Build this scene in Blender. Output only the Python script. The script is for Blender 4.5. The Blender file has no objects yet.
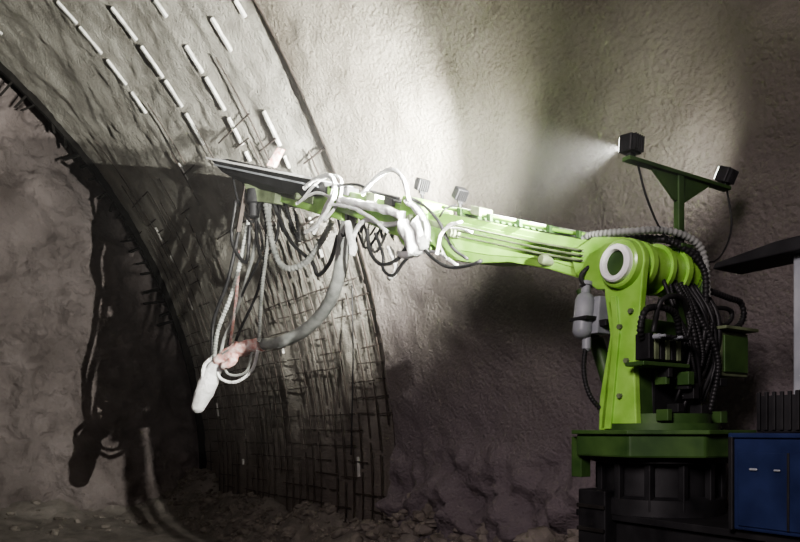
import bpy, bmesh, math, random
from mathutils import Vector, noise, Matrix
random.seed(7)
H=2.35; F=693.0
V=Vector
# ---------------- tunnel survey frame ----------------
TH=math.radians(35.0); CT,ST=math.cos(TH),math.sin(TH)
def tw(u,s,z): return V((u*CT-s*ST, u*ST+s*CT, z))
UC=-5.7; ZC=H-1.24; R=12.0
S_EDGE=9.05; S_FACE=18.96
def at(px,py,Y): return V(((px-400)/F*Y, Y, H+(430-py)/F*Y))
d=V((-.527,.85,0)).normalized(); n=V((.85,.527,0)).normalized(); Z=V((0,0,1))
O=at(621,264,5.0)
def T(a,b,c): return O+d*a+n*b+Z*c
R0=T(0,.22,0)
def bd(px):
    if px<285: return 10.3+(285-px)*.007
    k=(px-400)/F
    t=(R0.x-R0.y*k)/(3.49+5.18*k)
    return 5.116+5.18*t
def ob(px,py,off=0.0): return at(px,py,bd(px))+n*off

# ---------------- materials ----------------
def mat(name,c1,c2=None,scale=5,rough=.8,metal=0,bump=0,bscale=20,bdist=.02,detail=6,spec=.3,pit=0,low=None):
    m=bpy.data.materials.new(name); m.use_nodes=True
    nt=m.node_tree; N=nt.nodes; L=nt.links
    b=N['Principled BSDF']; b.inputs['Roughness'].default_value=rough; b.inputs['Metallic'].default_value=metal
    b.inputs['Specular IOR Level'].default_value=spec
    tc=N.new('ShaderNodeTexCoord')
    no=N.new('ShaderNodeTexNoise'); no.inputs['Scale'].default_value=scale; no.inputs['Detail'].default_value=detail
    L.new(tc.outputs['Object'],no.inputs['Vector'])
    cr=N.new('ShaderNodeValToRGB'); cr.color_ramp.elements[0].position=.32; cr.color_ramp.elements[1].position=.68
    cr.color_ramp.elements[0].color=(*c1,1); cr.color_ramp.elements[1].color=(*(c2 or c1),1)
    L.new(no.outputs['Fac'],cr.inputs['Fac']); col=cr.outputs['Color']
    if low:   # damp, dirty band near the invert
        sp=N.new('ShaderNodeSeparateXYZ'); L.new(tc.outputs['Object'],sp.inputs[0])
        ad=N.new('ShaderNodeMath'); ad.operation='MULTIPLY_ADD'; ad.inputs[1].default_value=2.2; L.new(no.outputs['Fac'],ad.inputs[0]); L.new(sp.outputs['Z'],ad.inputs[2])
        mr=N.new('ShaderNodeMapRange'); mr.inputs['From Min'].default_value=low[0]; mr.inputs['From Max'].default_value=low[1]; L.new(ad.outputs[0],mr.inputs['Value'])
        mx=N.new('ShaderNodeMix'); mx.data_type='RGBA'; mx.inputs[6].default_value=(*low[2],1); L.new(mr.outputs[0],mx.inputs[0]); L.new(col,mx.inputs[7]); col=mx.outputs[2]
    L.new(col,b.inputs['Base Color'])
    if bump:
        n2=N.new('ShaderNodeTexNoise'); n2.inputs['Scale'].default_value=bscale; n2.inputs['Detail'].default_value=8; n2.inputs['Roughness'].default_value=.7
        L.new(tc.outputs['Object'],n2.inputs['Vector'])
        h=n2.outputs['Fac']
        if pit:
            vo=N.new('ShaderNodeTexVoronoi'); vo.inputs['Scale'].default_value=pit; L.new(tc.outputs['Object'],vo.inputs['Vector'])
            ma=N.new('ShaderNodeMath'); ma.operation='MULTIPLY_ADD'; ma.inputs[1].default_value=-.3
            L.new(vo.outputs['Distance'],ma.inputs[0]); L.new(h,ma.inputs[2]); h=ma.outputs[0]
        bp=N.new('ShaderNodeBump'); bp.inputs['Strength'].default_value=bump; bp.inputs['Distance'].default_value=bdist
        L.new(h,bp.inputs['Height']); L.new(bp.outputs['Normal'],b.inputs['Normal'])
    return m
M_shot=mat('shotcrete',(.125,.112,.09),(.235,.22,.185),.8,.9,bump=1,bscale=18,bdist=.065,pit=20,low=(3.0,6.5,(.20,.172,.182)))
M_strip=mat('fresh_shotcrete',(.24,.23,.20),(.44,.43,.38),1.8,.9,bump=1,bscale=18,bdist=.04,pit=22,low=(2.5,6.5,(.18,.16,.142)))
M_rock=mat('rock_face',(.15,.128,.12),(.28,.245,.235),.8,.9,bump=1,bscale=9,bdist=.09,pit=8)
M_floor=mat('muck',(.16,.145,.13),(.28,.255,.23),2,.95,bump=1,bscale=10,bdist=.06)
M_rubble=mat('rubble',(.12,.105,.09),(.25,.225,.20),3,.9,bump=.6,bscale=20)
M_steel=mat('bright_steel',(.45,.45,.42),(.80,.80,.76),6,.6,bump=.3)
M_rust=mat('rusty_steel',(.04,.034,.03),(.09,.074,.063),8,.8)
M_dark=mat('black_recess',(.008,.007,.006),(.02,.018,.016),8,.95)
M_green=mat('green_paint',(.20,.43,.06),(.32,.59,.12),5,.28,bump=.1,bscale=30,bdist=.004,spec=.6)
M_green2=mat('green_paint_dark',(.025,.06,.016),(.055,.11,.03),5,.5)  # much darker tone of the green paint
M_white=mat('white_plastic_wrap',(.75,.76,.74),(.95,.95,.94),6,.35,bump=1,bscale=16,bdist=.05,spec=.6)
M_pink=mat('red_white_wrap',(.70,.30,.25),(.92,.82,.78),14,.5,bump=1,bscale=20,bdist=.04)
M_hose=mat('black_rubber',(.010,.010,.011),(.022,.022,.022),8,.5)
M_ghose=mat('dusty_rubber',(.16,.17,.16),(.32,.33,.31),6,.6,bump=.5)
M_grey=mat('grey_metal',(.20,.215,.23),(.30,.315,.33),5,.4)
M_blk=mat('black_metal',(.008,.008,.009),(.02,.02,.021),6,.55)
M_blue=mat('blue_paint',(.010,.016,.048),(.018,.028,.078),5,.4)
M_ring=mat('machined_ring',(.72,.73,.71),(.88,.88,.86),5,.35)
M_dustg=mat('green_grey_steel',(.08,.10,.055),(.18,.22,.125),7,.55)
def emis(name,c,s):
    m=bpy.data.materials.new(name); m.use_nodes=True
    b=m.node_tree.nodes['Principled BSDF']; b.inputs['Emission Color'].default_value=(*c,1); b.inputs['Emission Strength'].default_value=s
    return m
M_glass=emis('lamp_glass',(1,1,.95),15)

# ---------------- helpers ----------------
def empty(name,loc):
    e=bpy.data.objects.new(name,None); bpy.context.collection.objects.link(e); e.location=loc; e.empty_display_size=.2
    return e
def mk(name,vs,fs,m,parent=None,smooth=False,bevel=0,recalc=True):
    me=bpy.data.meshes.new(name); me.from_pydata([tuple(v) for v in vs],[],fs)
    if recalc:
        bm=bmesh.new(); bm.from_mesh(me); bmesh.ops.recalc_face_normals(bm,faces=bm.faces); bm.to_mesh(me); bm.free()
    me.materials.append(m)
    if smooth:
        for p in me.polygons: p.use_smooth=True
    o=bpy.data.objects.new(name,me); bpy.context.collection.objects.link(o)
    if parent:
        o.parent=parent; o.matrix_parent_inverse=Matrix.Translation(-parent.location)
    if bevel:
        b=o.modifiers.new('bevel','BEVEL'); b.width=bevel; b.segments=2; b.limit_method='ANGLE'
    return o
def geo_box(c,ax,dims):
    x,y,z=[a.normalized()*(s/2) for a,s in zip(ax,dims)]
    vs=[c+x*i+y*j+z*k for i in(-1,1) for j in(-1,1) for k in(-1,1)]
    return vs,[(0,1,3,2),(4,6,7,5),(0,4,5,1),(2,3,7,6),(0,2,6,4),(1,5,7,3)]
def box(name,c,ax,dims,m,parent=None,bevel=.006):
    vs,fs=geo_box(c,ax,dims); return mk(name,vs,fs,m,parent,bevel=bevel)
FR=(d,n,Z)
def prism(name,pts,ext,m,parent=None,bevel=.008):
    k=len(pts); vs=list(pts)+[p+ext for p in pts]
    fs=[tuple(range(k)),tuple(range(2*k-1,k-1,-1))]+[(i,(i+1)%k,k+(i+1)%k,k+i) for i in range(k)]
    return mk(name,vs,fs,m,parent,bevel=bevel)
def frame(ax):
    ax=ax.normalized(); r=V((0,0,1)) if abs(ax.z)<.9 else V((1,0,0))
    x=ax.cross(r).normalized(); return x,ax.cross(x).normalized()
def lathe(name,p,ax,prof,m,parent=None,seg=32,closed=True,bevel=0):
    ax=ax.normalized(); x,y=frame(ax); vs=[];fs=[]
    for (t,r) in prof:
        for i in range(seg):
            a=2*math.pi*i/seg; vs.append(p+ax*t+(x*math.cos(a)+y*math.sin(a))*r)
    for j in range(len(prof)-1):
        for i in range(seg): fs.append((j*seg+i,j*seg+(i+1)%seg,(j+1)*seg+(i+1)%seg,(j+1)*seg+i))
    if closed:
        fs.append(tuple(range(seg))); fs.append(tuple(range((len(prof)-1)*seg,len(prof)*seg)))
    o=mk(name,vs,fs,m,parent,smooth=True)
    e=o.modifiers.new('es','EDGE_SPLIT'); e.split_angle=math.radians(35)
    return o
def catmull(P,step):
    out=[]; Q=[P[0]*2-P[1]]+list(P)+[P[-1]*2-P[-2]]
    for i in range(1,len(Q)-2):
        a,b,c,e=Q[i-1],Q[i],Q[i+1],Q[i+2]; k=max(3,int((c-b).length/step))
        for j in range(k):
            t=j/k
            out.append(.5*((2*b)+(c-a)*t+(2*a-5*b+4*c-e)*t*t+(3*b-a-3*c+e)*t**3))
    out.append(P[-1]); return out
def tube(name,P,r,m,parent=None,seg=8,step=.06,corr=0,lump=0,rf=None):
    if corr: step=min(step,r*.35)
    C=catmull(P,step); vs=[];fs=[]; x=None; k=len(C); sd=random.random()*50
    for i,p in enumerate(C):
        tg=(C[min(i+1,k-1)]-C[max(i-1,0)])
        tg=tg.normalized() if tg.length>1e-6 else V((0,0,1))
        if x is None: x,_=frame(tg)
        x=(x-tg*x.dot(tg)); x=x.normalized() if x.length>1e-5 else frame(tg)[0]
        y=tg.cross(x)
        rr=r
        if rf: rr=r*rf(i/(k-1))
        if corr: rr*=1+corr*(1 if (i%4)<2 else -1)
        for q in range(seg):
            a=2*math.pi*q/seg; f=rr
            if lump: f*=1+lump*noise.noise(V((i*step*9+sd,math.cos(a)*1.3,math.sin(a)*1.3)))
            vs.append(p+(x*math.cos(a)+y*math.sin(a))*f)
    for i in range(k-1):
        for q in range(seg): fs.append((i*seg+q,i*seg+(q+1)%seg,(i+1)*seg+(q+1)%seg,(i+1)*seg+q))
    fs.append(tuple(range(seg))); fs.append(tuple(range((k-1)*seg,k*seg)))
    return mk(name,vs,fs,m,parent,smooth=True,recalc=False)
def lin(a,b,st):
    k=max(1,int(round((b-a)/st))); return [a+(b-a)*i/k for i in range(k+1)]
def fr(p,o=5): return noise.fractal(p,.9,2.1,o)

# ---------------- tunnel ----------------
def shell(name,ss,angs,rf,m):
    vs=[];fs=[]; na=len(angs)
    for s in ss:
        for a in angs:
            r=rf(s,a); vs.append(tw(UC+r*math.cos(a),s,ZC+r*math.sin(a)))
    for i in range(len(ss)-1):
        for j in range(na-1): fs.append((i*na+j,i*na+j+1,(i+1)*na+j+1,(i+1)*na+j))
    return mk(name,vs,fs,m,smooth=True,recalc=False)
rad=math.radians
A=lin(rad(-7),rad(12),.0045)+lin(rad(12.4),rad(56),.006)+lin(rad(60),rad(187),.07)
def r_lin(s,a):
    w=tw(UC+R*math.cos(a),s,ZC+R*math.sin(a))
    z=w.z
    v=R+.06*fr(w*.5,3)+.03*fr(w*3.0,4)
    if z<2.2: 
        q=min(1,(2.2-z)/.6); v+= q*(.30*fr(w*2.2,5)) -.18*q
    return v
shell('wall_right',lin(-14,-1.2,.6)+lin(-1,S_EDGE,.06),A,r_lin,M_shot)
def r_strip(s,a):
    w=tw(UC+R*math.cos(a),s,ZC+R*math.sin(a))
    ph=((s-9.05)/1.32)%1.0
    return R+.11+.035*math.sin(math.pi*ph)+.035*fr(w*.9,3)+.025*fr(w*4.5,3)
shell('wall_unlined',lin(S_EDGE-.05,18.35,.07),A,r_strip,M_strip)
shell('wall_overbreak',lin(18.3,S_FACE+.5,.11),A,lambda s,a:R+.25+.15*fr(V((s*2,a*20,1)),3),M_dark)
zs=lin(-.6,10.6,.07)+lin(10.9,14,.5)
vs=[];fs=[];nz=len(zs)
us=lin(-18.5,-.6,.6)+lin(-.5,6.9,.07)
for u in us:
    for z in zs:
        w=V((u,z,3.3)); 
        vs.append(tw(u,S_FACE+.30*fr(w*.45,4)+.18*fr(w*2.0,5)-max(0,(2.2-z))*.25,z))
for i in range(len(us)-1):
    for j in range(nz-1):
        if math.hypot(us[i]-UC,zs[j]-ZC)<R+.45: fs.append((i*nz+j,i*nz+j+1,(i+1)*nz+j+1,(i+1)*nz+j))
mk('wall_tunnel_face',vs,fs,M_rock,smooth=True,recalc=False)
def sm(x): x=max(0,min(1,x)); return x*x*(3-2*x)
def fz(u,s):
    w=V((u,s,0))
    return (.95+.35*sm((9.5-s)/2))*sm((u-5.1)/1.3)*sm((s-1)/3)*(.8+.45*fr(w*.8,3))+.55*sm((s-16)/3)*(1+.6*fr(w*.7,3))+.06*fr(w*1.5,4)*(1 if s>8 else .3)
us=lin(-18,-1,.8)+lin(-.8,2.9,.2)+lin(3,6.9,.09); ss=lin(-14,2.4,.6)+lin(2.5,19.3,.1)
vs=[tw(u,s,fz(u,s)) for u in us for s in ss]; k=len(ss)
fs=[(i*k+j,(i+1)*k+j,(i+1)*k+j+1,i*k+j+1) for i in range(len(us)-1) for j in range(k-1)]
mk('floor',vs,fs,M_floor,smooth=True,recalc=False)
ico=bmesh.new(); bmesh.ops.create_icosphere(ico,subdivisions=2,radius=1); iv=[v.co.copy() for v in ico.verts]; iff=[[v.index for v in f.verts] for f in ico.faces]; ico.free()
vs=[];fs=[]
def rock(u,s,r,zoff=0):
    base=len(vs); q=V((random.random()*90,random.random()*90,0)); sc=V((1,random.uniform(.6,1.1),random.uniform(.5,.85)))
    zz=fz(u,s)+r*.1+zoff
    for v in iv:
        f=1+.55*noise.noise(v*1.1+q)+.25*noise.noise(v*3+q)
        p=V((v.x*sc.x,v.y*sc.y,v.z*sc.z))*r*f
        vs.append(tw(u,s,zz)+p)
    for f in iff: fs.append([base+i for i in f])
for i in range(1100):
    s=random.uniform(3.5,18.6); u=random.uniform(5.3,6.4); rock(u,s,random.choice([.03,.04,.05,.07,.1])*random.uniform(.7,1.4))
for i in range(220):
    s=random.uniform(4,9.5); u=random.uniform(6.0,6.45); rock(u,s,random.choice([.05,.08,.11,.15])*random.uniform(.7,1.3),random.uniform(-.05,.25))
for i in range(70):
    s=random.uniform(16.5,18.7); u=random.uniform(0,6.2); rock(u,s,random.choice([.03,.04,.06,.10])*random.uniform(.7,1.3))
mk('rubble_pile',vs,fs,M_rubble,recalc=False)
def arc_bar(vs,fs,s,a0,a1,r,w,t):
    base=len(vs); k=max(2,int((a1-a0)/.03))
    for i in range(k+1):
        a=a0+(a1-a0)*i/k
        for (ds,dr) in((-w/2,0),(w/2,0),(w/2,t),(-w/2,t)):
            rr=r+dr; vs.append(tw(UC+rr*math.cos(a),s+ds,ZC+rr*math.sin(a)))
    for i in range(k):
        for q in range(4): fs.append((base+i*4+q,base+i*4+(q+1)%4,base+(i+1)*4+(q+1)%4,base+(i+1)*4+q))
    fs.append((base,base+1,base+2,base+3)); e=base+k*4; fs.append((e,e+1,e+2,e+3))
for s,a_st,pr in [(10.35,29,.85),(11.45,29.5,.95),(12.74,33,.95),(14.16,38.5,.95),(15.6,45,.12),(17.0,46,.1)]:
    vs=[];fs=[]; a=rad(a_st)
    while a<rad(150):
        ln=random.uniform(.014,.05)
        if random.random()<pr: arc_bar(vs,fs,s+random.uniform(-.015,.015),a,a+ln,R+.06,.055,.05)
        a+=ln+random.uniform(.005,.014)
    a=rad(2)
    while a<rad(a_st-1):
        ln=random.uniform(.008,.03)
        if random.random()<.10: arc_bar(vs,fs,s+random.uniform(-.03,.03),a,a+ln,R+.07,.04,.05)
        a+=ln+.03
    mk('steel_arch_rib',vs,fs,M_steel)
vs=[];fs=[]
for a0,ln in ((37,.02),(44,.03)): arc_bar(vs,fs,9.6,rad(a0),rad(a0)+ln,R+.07,.045,.05)
mk('steel_arch_rib',vs,fs,M_steel)
vs=[];fs=[]
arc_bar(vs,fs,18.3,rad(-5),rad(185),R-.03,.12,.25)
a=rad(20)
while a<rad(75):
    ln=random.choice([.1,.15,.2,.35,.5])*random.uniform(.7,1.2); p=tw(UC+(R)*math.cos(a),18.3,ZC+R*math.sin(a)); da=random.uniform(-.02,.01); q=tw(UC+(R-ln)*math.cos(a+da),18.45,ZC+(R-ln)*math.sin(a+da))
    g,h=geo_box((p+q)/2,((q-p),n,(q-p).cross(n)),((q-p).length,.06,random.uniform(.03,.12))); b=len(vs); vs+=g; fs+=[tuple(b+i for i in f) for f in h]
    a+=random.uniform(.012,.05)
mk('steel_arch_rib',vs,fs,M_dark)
vs=[];fs=[]
arc_bar(vs,fs,S_EDGE+.02,rad(-5),rad(185),R+.0,.04,.2)
mk('steel_arch_rib',vs,fs,M_rust)
vs=[];fs=[]
s=9.3
while s<18:
    a=rad(-2)
    while a<rad(33):
        ln=random.uniform(.05,.16)
        if random.random()<(.78 if a<rad(20) else .3): arc_bar(vs,fs,s+random.uniform(-.01,.01),a,a+ln,R+.05,.020,.018)
        a+=ln+.006
    s+=.30
a=rad(-2)
while a<rad(34):
    s=9.1
    while s<17.9:
        ln=random.uniform(.3,.9)
        if random.random()<(.7 if a<rad(19) else .2): 
            s1=min(s+ln,18.1)
            c0=tw(UC+(R+.055)*math.cos(a),s,ZC+(R+.055)*math.sin(a)+random.uniform(-.01,.01)); c1=tw(UC+(R+.055)*math.cos(a),s1,ZC+(R+.055)*math.sin(a)+random.uniform(-.02,.02))
            g,h=geo_box((c0+c1)/2,((c1-c0),Z,(c1-c0).cross(Z)),((c1-c0).length,.020,.020)); b=len(vs); vs+=g; fs+=[tuple(b+i for i in f) for f in h]
        s+=ln+random.uniform(.0,.15)
    a+=.023
mk('rebar_mesh',vs,fs,M_rust)
tube('hanging_rope',[at(352,285,11.0),at(353,360,11.2),at(351,455,11.3)],.012,M_hose,seg=5)

# ---------------- spraying robot ----------------
rob=empty('concrete_spraying_robot',V((1.95,5.2,0)))
CB=T(0,.41,0); CB.z=0
def C(a,b,z): return V((CB.x,CB.y,0))+d*a+n*b+Z*z
box('chassis_frame',C(-1.9,.0,1.45),FR,(4.6,.8,.5),M_blk,rob,.02)
box('chassis_deck',C(-2.0,.05,1.72),FR,(4.8,1.0,.05),M_blk,rob)
for i,(a,b) in enumerate([(-.1,-.5),(-.1,.55),(-3.4,-.5),(-3.4,.55)]):
    lathe('wheel_%d'%i,C(a,b-.14,.55),n,[(0,.3),(0,.5),(.04,.55),(.24,.55),(.28,.5),(.28,.3)],M_hose,rob)
    lathe('hub_%d'%i,C(a,b-.16,.55),n,[(0,.1),(0,.22),(.3,.22),(.3,.1)],M_grey,rob)
    box('axle_mount_%d'%i,C(a,b*.6,.9),FR,(.2,.2,.9),M_blk,rob)
lathe('pedestal',C(0,0,1.74),Z,[(0,.46),(.12,.46),(.14,.40),(.36,.40),(.38,.5),(.42,.5)],M_blk,rob,seg=28)
for i in range(12):
    a=i*math.pi/6; box('pedestal_rib_%d'%i,C(.43*math.cos(a),.43*math.sin(a),1.95),FR,(.05,.05,.34),M_blk,rob)
pts=[C(.62*math.cos(math.pi/8+i*math.pi/4)*1.0,.66*math.sin(math.pi/8+i*math.pi/4),H-.19) for i in range(8)]
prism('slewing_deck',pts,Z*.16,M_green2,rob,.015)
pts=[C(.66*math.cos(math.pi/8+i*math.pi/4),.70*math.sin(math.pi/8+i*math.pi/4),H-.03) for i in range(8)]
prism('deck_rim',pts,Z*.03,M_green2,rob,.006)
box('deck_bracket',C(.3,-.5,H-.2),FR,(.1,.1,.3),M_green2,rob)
box('step_box',C(.18,-.42,1.6),FR,(.26,.2,.62),M_blk,rob,.01)
for i in range(3): box('step_box_rib_%d'%i,C(.18,-.53,1.45+i*.17),FR,(.26,.02,.03),M_dark,rob)
def arcpts(r,a0,a1,k=10): return [(r*math.cos(rad(a0+(a1-a0)*i/k)),r*math.sin(rad(a0+(a1-a0)*i/k))) for i in range(k+1)]
prof=arcpts(.19,-20,200,14)+[(-.15,-.35),(-.10,-.75),(-.12,-1.2),(.23,-1.2),(.22,-.95),(.12,-.5),(.17,-.2)]
for i,b in enumerate((.02,.70)):
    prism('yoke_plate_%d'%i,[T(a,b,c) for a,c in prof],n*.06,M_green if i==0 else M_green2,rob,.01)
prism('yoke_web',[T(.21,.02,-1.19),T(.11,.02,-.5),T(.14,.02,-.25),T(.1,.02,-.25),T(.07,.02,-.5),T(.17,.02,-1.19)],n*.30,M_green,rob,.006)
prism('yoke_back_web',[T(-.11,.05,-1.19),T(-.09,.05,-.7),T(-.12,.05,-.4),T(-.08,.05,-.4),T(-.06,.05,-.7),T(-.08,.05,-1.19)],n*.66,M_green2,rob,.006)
prism('yoke_rib',[T(.16,.0,-1.19),T(.07,.0,-.5),T(.10,.0,-.22),T(.05,.0,-.22),T(.02,.0,-.5),T(.10,.0,-1.19)],n*.03,M_green,rob,.004)
for i,(a,c) in enumerate([(.02,-.95),(-.04,-.7),(.02,-.45),(-.08,-.35)]):
    lathe('yoke_bolt_%d'%i,T(a,-.005,c),n,[(0,.02),(.03,.02)],M_dustg,rob,seg=6)
box('turret_core',T(.0,.42,-.85),FR,(.22,.42,.66),M_blk,rob,.02)
lathe('slew_ring',T(0,.42,-1.2),Z,[(0,.42),(.05,.42),(.05,.36),(.12,.36)],M_green2,rob)
lathe('pivot_drum',T(0,.08,0),n,[(0,.16),(.05,.16),(.05,.185),(.10,.185),(.10,.165),(.26,.165),(.26,.19),(.30,.19),(.30,.165),(.44,.165),(.44,.19),(.49,.19),(.49,.16),(.62,.16),(.62,.185),(.68,.185)],M_green,rob,seg=40)
lathe('pivot_hub',T(0,-.03,0),n,[(.0,.13),(-.01,.155),(.0,.17),(.06,.18)],M_green,rob,seg=40)
lathe('pivot_end_ring',T(0,-.07,0),n,[(.05,.090),(0,.090),(-.015,.097),(-.015,.122),(.0,.135),(.05,.135)],M_ring,rob,seg=40,closed=False)
lathe('pivot_bore',T(0,-.043,0),n,[(0,.0),(0,.091)],M_green2,rob,closed=False)
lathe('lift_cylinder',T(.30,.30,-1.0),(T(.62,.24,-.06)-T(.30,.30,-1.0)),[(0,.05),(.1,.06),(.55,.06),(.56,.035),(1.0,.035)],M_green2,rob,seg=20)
acx=(Z*1+n*.22+d*.1).normalized()
lathe('accumulator_body',T(.33,-.03,-.33)-acx*.18,acx,[(0,.03),(.02,.06),(.05,.075),(.30,.075),(.34,.06),(.36,.035),(.42,.035),(.42,.05),(.45,.05)],M_grey,rob,seg=20)
box('accumulator_clamp',T(.31,-.03,-.36),(d,n,acx),(.17,.17,.03),M_blk,rob,.004)
box('oil_cooler',T(.25,.08,-.33),(d,n,acx),(.08,.16,.30),M_grey,rob,.01)
lathe('accumulator_stem',T(.31,-.02,-.60),Z,[(0,.02),(.02,.035),(.1,.035),(.12,.02)],M_grey,rob,seg=14)
box('cooler_bracket',T(.22,.02,-.4),FR,(.16,.04,.05),M_blk,rob)
for i in range(6):
    box('valve_block_%d'%i,T(-.22,-.02+i*.06,-.62),FR,(.12,.045,.18),M_dustg if i%2 else M_blk,rob)
    lathe('valve_spool_%d'%i,T(-.30,-.02+i*.06,-.56),-d,[(0,.018),(.05,.018),(.05,.01),(.09,.01)],M_grey if i%3==0 else M_blk,rob,seg=10)
box('valve_rail',T(-.2,.15,-.74),FR,(.16,.5,.03),M_green2,rob)
box('control_cabinet',T(-.12,.98,-.62),FR,(.26,.36,.34),M_dustg,rob,.012)
box('control_cabinet_door',T(-.26,.98,-.62),FR,(.02,.30,.28),M_green2,rob)
box('control_cabinet_side_door',T(-.12,.79,-.62),FR,(.2,.02,.28),M_dustg,rob)
box('control_cabinet_hood',T(-.15,.98,-.43),FR,(.34,.42,.025),M_dustg,rob)
box('cabinet_bracket',T(-.1,.78,-.7),FR,(.08,.16,.08),M_green2,rob)
box('mast_post',T(-.085,.54,.42),FR,(.05,.065,.62),M_green2,rob)
box('mast_foot',T(-.085,.54,.17),FR,(.16,.14,.03),M_green2,rob)
box('mast_crossbar',T(-.085,.55,.725),FR,(.07,1.2,.03),M_green2,rob)
prism('mast_gusset',[T(-.095,.22,.71),T(-.095,.92,.71),T(-.095,.60,.52),T(-.095,.48,.52)],d*.02,M_green2,rob,.002)
def aimf(v):
    v=v.normalized(); x=v.cross(Z).normalized(); return v,x,x.cross(v)
def lamp(nm,p,target,size,energy,angle,blend=.5,col=(1,.985,.92),rad_=.04,par=None):
    par=par or rob
    f,x,u=aimf(target-p)
    box(nm+'_housing',p,(f,x,u),(size*.75,size,size*.9),M_blk,par,.012)
    for i in range(5): box(nm+'_fin_%d'%i,p-f*size*.45+x*size*(-.36+.18*i),(f,x,u),(size*.2,size*.05,size*.8),M_blk,par,.002)
    box(nm+'_glass',p+f*size*.39,(f,x,u),(size*.04,size*.84,size*.74),M_glass,par,.004)
    box(nm+'_bracket',p-Z*size*.58,(f,x,Z),(size*.3,size*.5,size*.25),M_blk,par)
    l=bpy.data.lights.new(nm+'_light','SPOT'); l.energy=energy; l.spot_size=rad(angle); l.spot_blend=blend; l.color=col; l.shadow_soft_size=rad_
    o=bpy.data.objects.new(nm+'_light',l); bpy.context.collection.objects.link(o)
    o.location=p+f*size*.55; o.rotation_euler=f.to_track_quat('-Z','Y').to_euler()
    o.parent=par; o.matrix_parent_inverse=Matrix.Translation(-par.location)
lamp('mast_lamp_a',T(-.085,.0,.83),at(160,270,12.5),.14,7200,66,1,rad_=.012)
lamp('mast_lamp_b',T(-.085,1.12,.83),at(320,100,10),.13,110,160,1)
def bp(nm,poly,off,w,m,bev=.012): return prism(nm,[ob(x,y,off) for x,y in poly],n*w,m,rob,bev)
bp('main_boom',[(640,246),(604,243),(560,236),(450,214),(438,222),(440,244),(462,262),(492,265),(520,264),(560,271),(600,283),(640,286)],-.14,.28,M_green)
bp('main_boom_side_plate',[(598,250),(560,243),(470,224),(452,226),(470,252),(500,257),(560,262),(598,273)],-.15,.012,M_green,.004)
bp('main_boom_root_cheek',[(640,240),(608,240),(585,255),(590,277),(612,292),(640,292)],-.17,.34,M_green)
bp('mid_boom',[(456,218),(400,203),(345,190),(345,212),(366,220),(400,236),(456,250)],-.13,.26,M_green)
bp('mid_boom_rail',[(456,226),(345,196),(345,200),(456,232)],-.15,.30,M_dustg,.004)
bp('knuckle_box',[(438,204),(418,198),(410,232),(418,248),(440,252)],-.2,.4,M_green,.02)
bp('boom_tip_arm',[(350,190),(300,180),(284,184),(284,202),(320,214),(350,222)],-.12,.24,M_green)
bp('tip_arm_plate',[(322,190),(290,186),(290,198),(322,206)],-.14,.02,M_dustg,.004)
bp('lance_rail',[(221,162),(238,161),(336,184),(336,196),(318,199),(262,190),(232,174)],-.16,.45,M_blk,.01)
for i in range(9):
    x=228+i*12; y=160+(x-221)*.205
    bp('lance_slat_%d'%i,[(x,y-.5),(x+9,y+1.3),(x+9,y+3),(x,y+1.2)],-.2,.5,M_ring if i%2 else M_grey,.003)
bp('lance_top_rail',[(221,160),(336,182),(336,184.5),(221,162)],-.24,.03,M_ring,.002)
bp('lance_side_rail',[(226,166),(330,188),(330,190),(226,168)],-.19,.03,M_grey,.002)
bp('lance_carriage',[(258,186),(290,193),(288,206),(262,203)],-.22,.5,M_dustg,.01)
bp('lance_stop',[(270,166),(281,148),(286,150),(277,168)],-.06,.05,M_pink,.005)
for i,(x,y) in enumerate([(563,263),(470,236),(428,222),(360,205),(312,199)]):
    lathe('boom_pin_%d'%i,ob(x,y,-.25),n,[(0,.035),(.02,.045),(.48,.045),(.5,.035)],M_dustg,rob,seg=18)
for i in range(4):
    o_=-.12+i*.07
    tube('boom_pipe_%d'%i,[ob(603,238-i*.6,o_),ob(560,231-i*.6,o_),ob(500,219-i*.6,o_),ob(452,209-i*.6,o_)],.016,M_ring if i%2 else M_green,rob,seg=8)
for i in range(3):
    tube('boom_side_pipe_%d'%i,[ob(600,254+i*5,-.19),ob(540,243+i*5,-.19),ob(470,228+i*5,-.19)],.010,M_dustg,rob,seg=6)
for i,x in enumerate((590,560,530,500,470)):
    y=240-(600-x)*.19
    bp('pipe_clamp_%d'%i,[(x,y-5),(x+4,y-4),(x+4,y+3),(x,y+2)],-.16,.32,M_green2,.003)
for i,(x,y) in enumerate([(378,200),(396,204),(484,214),(350,193)]):
    bp('boom_device_%d'%i,[(x,y-6),(x+9,y-4),(x+9,y+5),(x,y+3)],-.16,.16,M_blk if i%2 else M_dustg,.006)
def H_(nm,pts,r,m,off=0,**k): 
    return tube(nm,[(ob(p[0],p[1],off+(p[2] if len(p)>2 else 0))) for p in pts],r,m,rob,**k)
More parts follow.
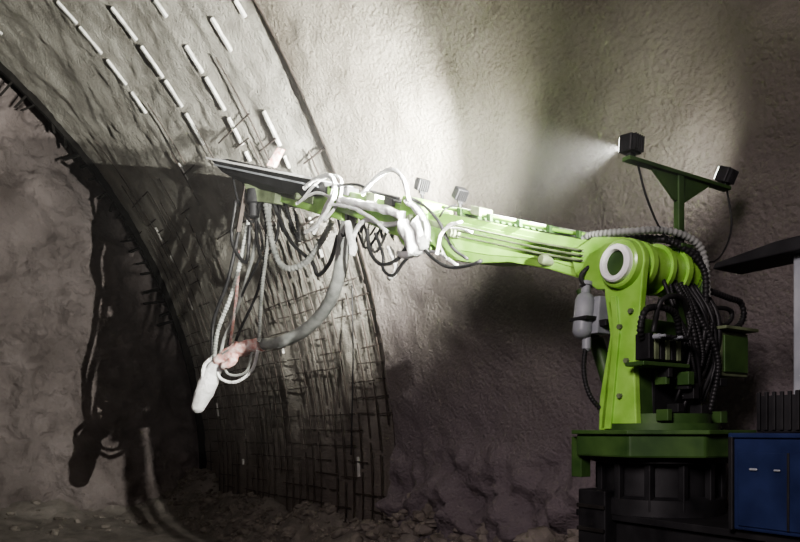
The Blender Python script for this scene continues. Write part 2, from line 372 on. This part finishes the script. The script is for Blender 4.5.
wr=[([(322,192),(335,182),(350,180),(354,196),(345,215),(335,228),(322,236)],.026),
 ([(330,236),(340,214),(350,192),(346,180),(332,184)],.024),
 ([(318,200),(330,186),(344,178),(356,184),(352,206),(338,224)],.018),
 ([(382,198),(390,188),(402,178),(414,175),(424,184),(430,205)],.024),
 ([(425,205),(438,216),(446,232),(442,250),(428,258),(416,256)],.034),
 ([(425,258),(448,254),(462,260),(474,268)],.016),
 ([(458,258),(462,240),(470,230),(484,226)],.016),
 ([(466,262),(458,246),(464,234),(478,232),(492,236)],.010),
 ([(418,225),(400,228),(384,222),(372,230),(366,248)],.026),
 ([(350,208),(370,211),(392,222),(408,236)],.022),
 ([(364,226),(367,238),(370,250),(368,256)],.045),
 ([(404,250),(410,262),(412,274),(404,280)],.028),
 ([(424,228),(430,240),(436,256)],.08),
 ([(436,224),(441,240),(444,252)],.06),
 ([(310,206),(328,196),(345,200),(362,208),(385,212),(410,216)],.018),
 ([(360,203),(380,208),(400,212),(424,220)],.042)]
for i,(p,r) in enumerate(wr): H_('wrapped_hose_%d'%i,p,r,M_white,-.26+.03*(i%3),lump=.6,seg=10)
dk=[([(384,232),(386,252),(396,266),(412,264),(424,250)],.022),
 ([(392,236),(400,258),(400,272),(410,278),(420,266),(430,256)],.018),
 ([(440,250),(452,262),(468,270),(488,268),(500,264)],.018),
 ([(346,190),(372,188),(392,196),(416,202)],.018),
 ([(424,200),(440,208),(456,224),(470,250),(486,262)],.016)]
for i,(p,r) in enumerate(dk): H_('boom_loop_hose_%d'%i,p,r,M_hose,-.22)
for i in range(13):
    x0=random.uniform(325,450); x1=x0+random.uniform(-40,40); y0=215+(x0-400)*.22; y1=215+(x1-400)*.22; dp=random.uniform(12,42)
    H_('boom_cable_%d'%i,[(x0,y0),((x0*3+x1)/4,y0+dp*.8),((x0+x1)/2+random.uniform(-8,8),(y0+y1)/2+dp),(x1,y1)],random.uniform(.010,.017),random.choice([M_hose,M_hose,M_ghose]),random.uniform(-.1,.12))
lamp('boom_lamp_a',ob(418,184,.05),at(165,95,16),.14,6200,125,1,rad_=.04)
lamp('boom_lamp_b',ob(456,193,.05),at(250,0,12),.13,700,160,1,rad_=.04)
H_('boom_lamp_stalk_a',[(418,192),(419,206)],.02,M_blk,.05); H_('boom_lamp_stalk_b',[(456,200),(455,220)],.02,M_blk,.05)
H_('boom_lamp_cable',[(456,205,.0),(462,212,-.2),(456,220,-.2)],.01,M_hose)
def at3(P): return [at(*p) for p in P]
tube('delivery_hose',at3([(352,214,8.7),(345,235,8.8),(339,275,9.1),(326,308,9.6),(305,330,10),(280,342,10.4),(256,345,10.7),(232,352,10.9),(216,366,11.1)]),.09,M_ghose,rob,seg=14,step=.05,lump=.1)
tube('hose_wrap',at3([(262,344,10.6),(246,347,10.75),(230,354,10.9),(219,364,11.05)]),.105,M_pink,rob,seg=12,lump=.5)
tube('hose_wrap_tail',at3([(238,342,10.8),(232,362,10.85),(222,366,10.9)]),.07,M_pink,rob,seg=10,lump=.6)
tube('spray_nozzle',at3([(222,360,11.0),(213,372,11.1),(207,386,11.1),(200,402,11.15),(196,413,11.15)]),.145,M_white,rob,seg=16,lump=.1,step=.03,rf=lambda t:.55+.5*math.sin(math.pi*min(1,t)) if t<.86 else max(.12,(.55+.5*math.sin(math.pi*.86))*math.sqrt(max(0,1-((t-.86)/.14)**2))))
hg=[([(252,195,10.4),(246,235,10.5),(233,290,10.7),(218,330,10.9),(214,362,11)],.035,M_ghose,.12),
 ([(258,196,10.4),(256,240,10.5),(240,300,10.7),(224,340,10.9),(218,366,11)],.03,M_ghose,0),
 ([(246,190,10.4),(240,225,10.5),(228,280,10.7),(214,320,10.9),(212,355,11)],.03,M_hose,0),
 ([(264,200,10.4),(266,245,10.4),(258,290,10.6),(240,330,10.8),(232,352,10.9)],.022,M_hose,0),
 ([(270,200,10.3),(268,240,10.2),(262,290,10.3),(259,342,10.5)],.028,M_ghose,.12),
 ([(250,200,10.4),(262,240,10.4),(258,262,10.4),(240,300,10.7),(228,345,10.9)],.02,M_hose,0),
 ([(266,205,10.3),(274,250,10.1),(286,268,10),(306,262,9.8),(322,240,9.4),(332,222,9.2)],.042,M_ghose,.12),
 ([(272,200,10.3),(290,240,10.1),(312,262,9.8),(318,275,9.7),(330,262,9.3),(338,236,9)],.03,M_hose,0),
 ([(260,200,10.3),(256,225,10.4),(262,258,10.3),(276,240,10.2),(280,205,10.3)],.025,M_hose,0),
 ([(216,362,11),(220,378,11),(236,382,10.9),(252,370,10.8),(258,350,10.6)],.026,M_white,0),
 ([(222,356,11),(228,374,10.9),(246,372,10.8),(252,352,10.7)],.022,M_ghose,0),
 ([(214,356,11),(204,366,11),(203,380,11)],.03,M_white,0),
 ([(232,170,10.6),(238,200,10.5),(252,222,10.4),(262,205,10.4)],.02,M_hose,0),
 ([(236,200,10.5),(232,240,10.6),(246,262,10.5),(250,225,10.4)],.03,M_hose,0),
 ([(284,200,10.2),(292,225,10.1),(300,240,10),(296,215,10.1)],.03,M_hose,.1),
 ([(240,250,10.6),(236,300,10.7),(230,345,10.9)],.024,M_pink,0)]
for i,(p,r,m,c) in enumerate(hg): tube('hanging_hose_%d'%i,at3(p),r,m,rob,seg=8,corr=c)
for i,(x0,y0,x1,y1) in enumerate([(246,186,238,232),(262,200,250,222),(252,192,274,226),(275,200,284,232)]):
    p,q=at(x0,y0,10.4),at(x1,y1,10.45); box('head_strut_%d'%i,(p+q)/2,((q-p),n,(q-p).cross(n)),((q-p).length,.06,.05),M_rust,rob)
lathe('spray_head_motor',at(254,190,10.35),-Z,[(0,.1),(.2,.12),(.22,.08),(.4,.08),(.42,.05)],M_blk,rob,seg=18)
tube('top_hose_0',[ob(588,246,-.1),ob(600,238,-.12),T(.0,.1,.25),T(-.1,.35,.27),T(-.18,.55,.22),T(-.2,.68,.1),T(-.2,.72,-.2)],.026,M_ghose,rob,corr=.12,seg=10)
tube('top_hose_1',[ob(592,243,.0),T(.12,.12,.22),T(.0,.3,.23),T(-.1,.5,.2),T(-.18,.68,.06),T(-.15,.8,-.25)],.026,M_hose,rob,corr=.12,seg=10)
tube('top_hose_2',[ob(560,240,.0),T(.28,.2,.14),T(.05,.3,.21),T(-.1,.42,.2),T(-.2,.66,.02),T(-.2,.7,-.3)],.023,M_hose,rob,corr=.12,seg=10)
for i in range(15):
    b0=random.uniform(.30,.74); b1=random.uniform(.25,.85); c1=random.uniform(-1.18,-.8); s_=random.uniform(-.12,.18)
    tube('turret_hose_%d'%i,[T(-.12,b0,-.1),T(-.20-random.random()*.06,b0+s_*.4,-.35),T(-.20-random.random()*.08,(b0+b1)/2+s_,-.68),T(-.18,b1,c1)],random.choice([.012,.015,.02]),M_hose,rob,corr=random.choice([0,.12]),seg=8)
tube('side_hose_0',[T(-.2,.75,-.15),T(-.2,1.0,-.18),T(-.2,1.14,-.2),T(-.2,1.18,-.30),T(-.2,1.08,-.4),T(-.2,.8,-.45)],.022,M_hose,rob,corr=.12)
tube('side_hose_1',[T(-.1,.72,-.3),T(-.15,.95,-.25),T(-.15,1.1,-.27),T(-.15,1.05,-.36),T(-.15,.8,-.42)],.018,M_hose,rob)
tube('side_hose_2',[T(-.2,-.0,-.60),T(-.25,-.1,-.5),T(-.25,-.02,-.36),T(-.25,.25,-.36),T(-.2,.4,-.55)],.022,M_hose,rob,corr=.12)
tube('side_hose_3',[T(-.2,.1,-.5),T(-.28,.08,-.3),T(-.28,.3,-.26),T(-.2,.5,-.4)],.02,M_hose,rob)
tube('cooler_hose',[T(.31,-.02,-.5),T(.3,-.06,-.75),T(.25,-.04,-.95),T(.2,.1,-1.1)],.018,M_hose,rob,corr=.12)
tube('cooler_hose_b',[T(.34,-.02,-.1),T(.38,0,.0),T(.3,.1,.1),T(.15,.2,.2)],.018,M_hose,rob)
tube('mast_cable_a',[T(-.085,.08,.7),T(-.1,.14,.5),T(-.1,.28,.3),T(-.1,.42,.18)],.008,M_hose,rob,seg=6)
tube('mast_cable_b',[T(-.085,1.14,.72),T(-.1,1.18,.45),T(-.1,1.1,.25),T(-.1,.95,.12),T(-.1,.72,.1)],.008,M_hose,rob,seg=6)
for i in range(12):
    p=T(-.2+random.uniform(-.1,.05),random.uniform(.1,.9),random.uniform(-1.15,-.75)); box('turret_fitting_%d'%i,p,FR,(.1,random.uniform(.04,.1),random.uniform(.04,.12)),random.choice([M_blk,M_green2,M_blk]),rob)

# ---------------- tool chest, crate, canopy ----------------
tc=empty('blue_tool_chest',C(-1.26,-.25,1.75))
box('body',C(-1.26,-.25,2.03),FR,(.68,.5,.555),M_blue,tc,.012)
box('lid',C(-1.26,-.25,H-.032),FR,(.72,.54,.03),M_blue,tc,.008)
box('door',C(-1.26,-.505,2.0),FR,(.60,.012,.44),M_blue,tc,.004)
box('door_seam',C(-1.26,-.513,2.0),FR,(.012,.012,.44),M_blk,tc,.002)
box('latch',C(-1.2,-.52,2.12),FR,(.04,.012,.012),M_grey,tc); box('latch_b',C(-1.06,-.52,2.12),FR,(.05,.012,.014),M_grey,tc)
box('corner_post',C(-.915,-.505,2.03),FR,(.03,.03,.56),M_blk,tc)
cr=empty('storage_crate',C(-1.32,-.31,H-.017))
box('floor_panel',C(-1.32,-.31,H-.005),FR,(.54,.32,.02),M_blk,cr)
for nm,a,b,w,l in (('side_a',-1.06,-.31,.02,.32),('side_b',-1.58,-.31,.02,.32),('side_c',-1.32,-.46,.54,.02),('side_d',-1.32,-.16,.54,.02)):
    box(nm,C(a,b,H+.10),FR,(w,l,.2),M_blk,cr,.003)
for i in range(12): box('rib_%d'%i,C(-1.07-i*.045,-.478,H+.11),FR,(.018,.02,.22),M_blk,cr,.002)
for i in range(6): box('content_%d'%i,C(-1.12-i*.08,-.31+random.uniform(-.08,.08),H+.12+random.random()*.04),FR,(.06,.1,.16),M_blk,cr)
cp=empty('operator_canopy',C(-1.1,-.05,H-.017))
box('post',C(-1.11,-.05,H+.53),FR,(.10,.10,1.1),M_grey,cp,.01)
prism('roof',[C(-.58,-.2,H+1.07),C(-.60,-.2,H+1.11),C(-1.0,-.2,H+1.16),C(-2.2,-.2,H+1.18),C(-2.2,-.2,H+1.08)],n*.32,M_blk,cp,.01)
box('post_rear',C(-2.1,-.05,H+.27),FR,(.10,.10,1.7),M_grey,cp,.01)

# ---------------- lights / world ----------------
def area(nm,p,t,e,size,col,spread=180):
    l=bpy.data.lights.new(nm,'AREA'); l.energy=e; l.size=size; l.color=col; l.spread=rad(spread)
    o=bpy.data.objects.new(nm,l); bpy.context.collection.objects.link(o); o.location=p; o.rotation_euler=(t-p).to_track_quat('-Z','Y').to_euler()
area('added_fill_light',V((-3,-3,6.0)),V((4.5,7,1.5)),300,2.0,(1,.88,.90),110)  # unseen fill behind the camera, added to lift the right wall
tl=empty('added_boom_fill',V((2.0,1.6,0)))  # invented off-frame lamp and stand, added to brighten the boom's near side
lp=V((2.0,1.6,H+.9))
tube('pole',[V((2.0,1.6,.5)),V((2.0,1.6,1.8)),V((2.0,1.6,H+.8))],.02,M_blk,tl)
for i in range(3):
    a=i*2.094; tube('leg_%d'%i,[V((2.0,1.6,1.0)),V((2.0+.3*math.cos(a),1.6+.3*math.sin(a),.5)),V((2.0+.6*math.cos(a),1.6+.6*math.sin(a),.02))],.015,M_blk,tl)
lamp('head',lp,ob(395,222),.2,8500,26,1,par=tl)  # spot of the added boom fill
w=bpy.data.worlds.new('World'); bpy.context.scene.world=w; w.use_nodes=True
w.node_tree.nodes['Background'].inputs[0].default_value=(.5,.45,.5,1); w.node_tree.nodes['Background'].inputs[1].default_value=.04
hm=bpy.data.materials.new('cement_dust'); hm.use_nodes=True; nt=hm.node_tree
nt.nodes.remove(nt.nodes['Principled BSDF']); vsn=nt.nodes.new('ShaderNodeVolumeScatter')
vsn.inputs['Density'].default_value=.006; vsn.inputs['Anisotropy'].default_value=.3
nt.links.new(vsn.outputs[0],nt.nodes['Material Output'].inputs['Volume'])
box('dust_haze',V((-.5,7.2,H+2.4)),(V((1,0,0)),V((0,1,0)),Z),(9,7,5.5),hm,None,0)
try: bpy.context.scene.view_settings.look='AgX - Medium High Contrast'
except Exception as e: print(e)
# ---------------- camera ----------------
cam=bpy.data.cameras.new('camera'); co=bpy.data.objects.new('camera',cam); bpy.context.collection.objects.link(co)
co.location=(0,0,H); co.rotation_euler=(math.pi/2,0,0); cam.sensor_width=36; cam.lens=F/800*36; cam.shift_y=(430-271)/800
cam.clip_end=200
bpy.context.scene.camera=co
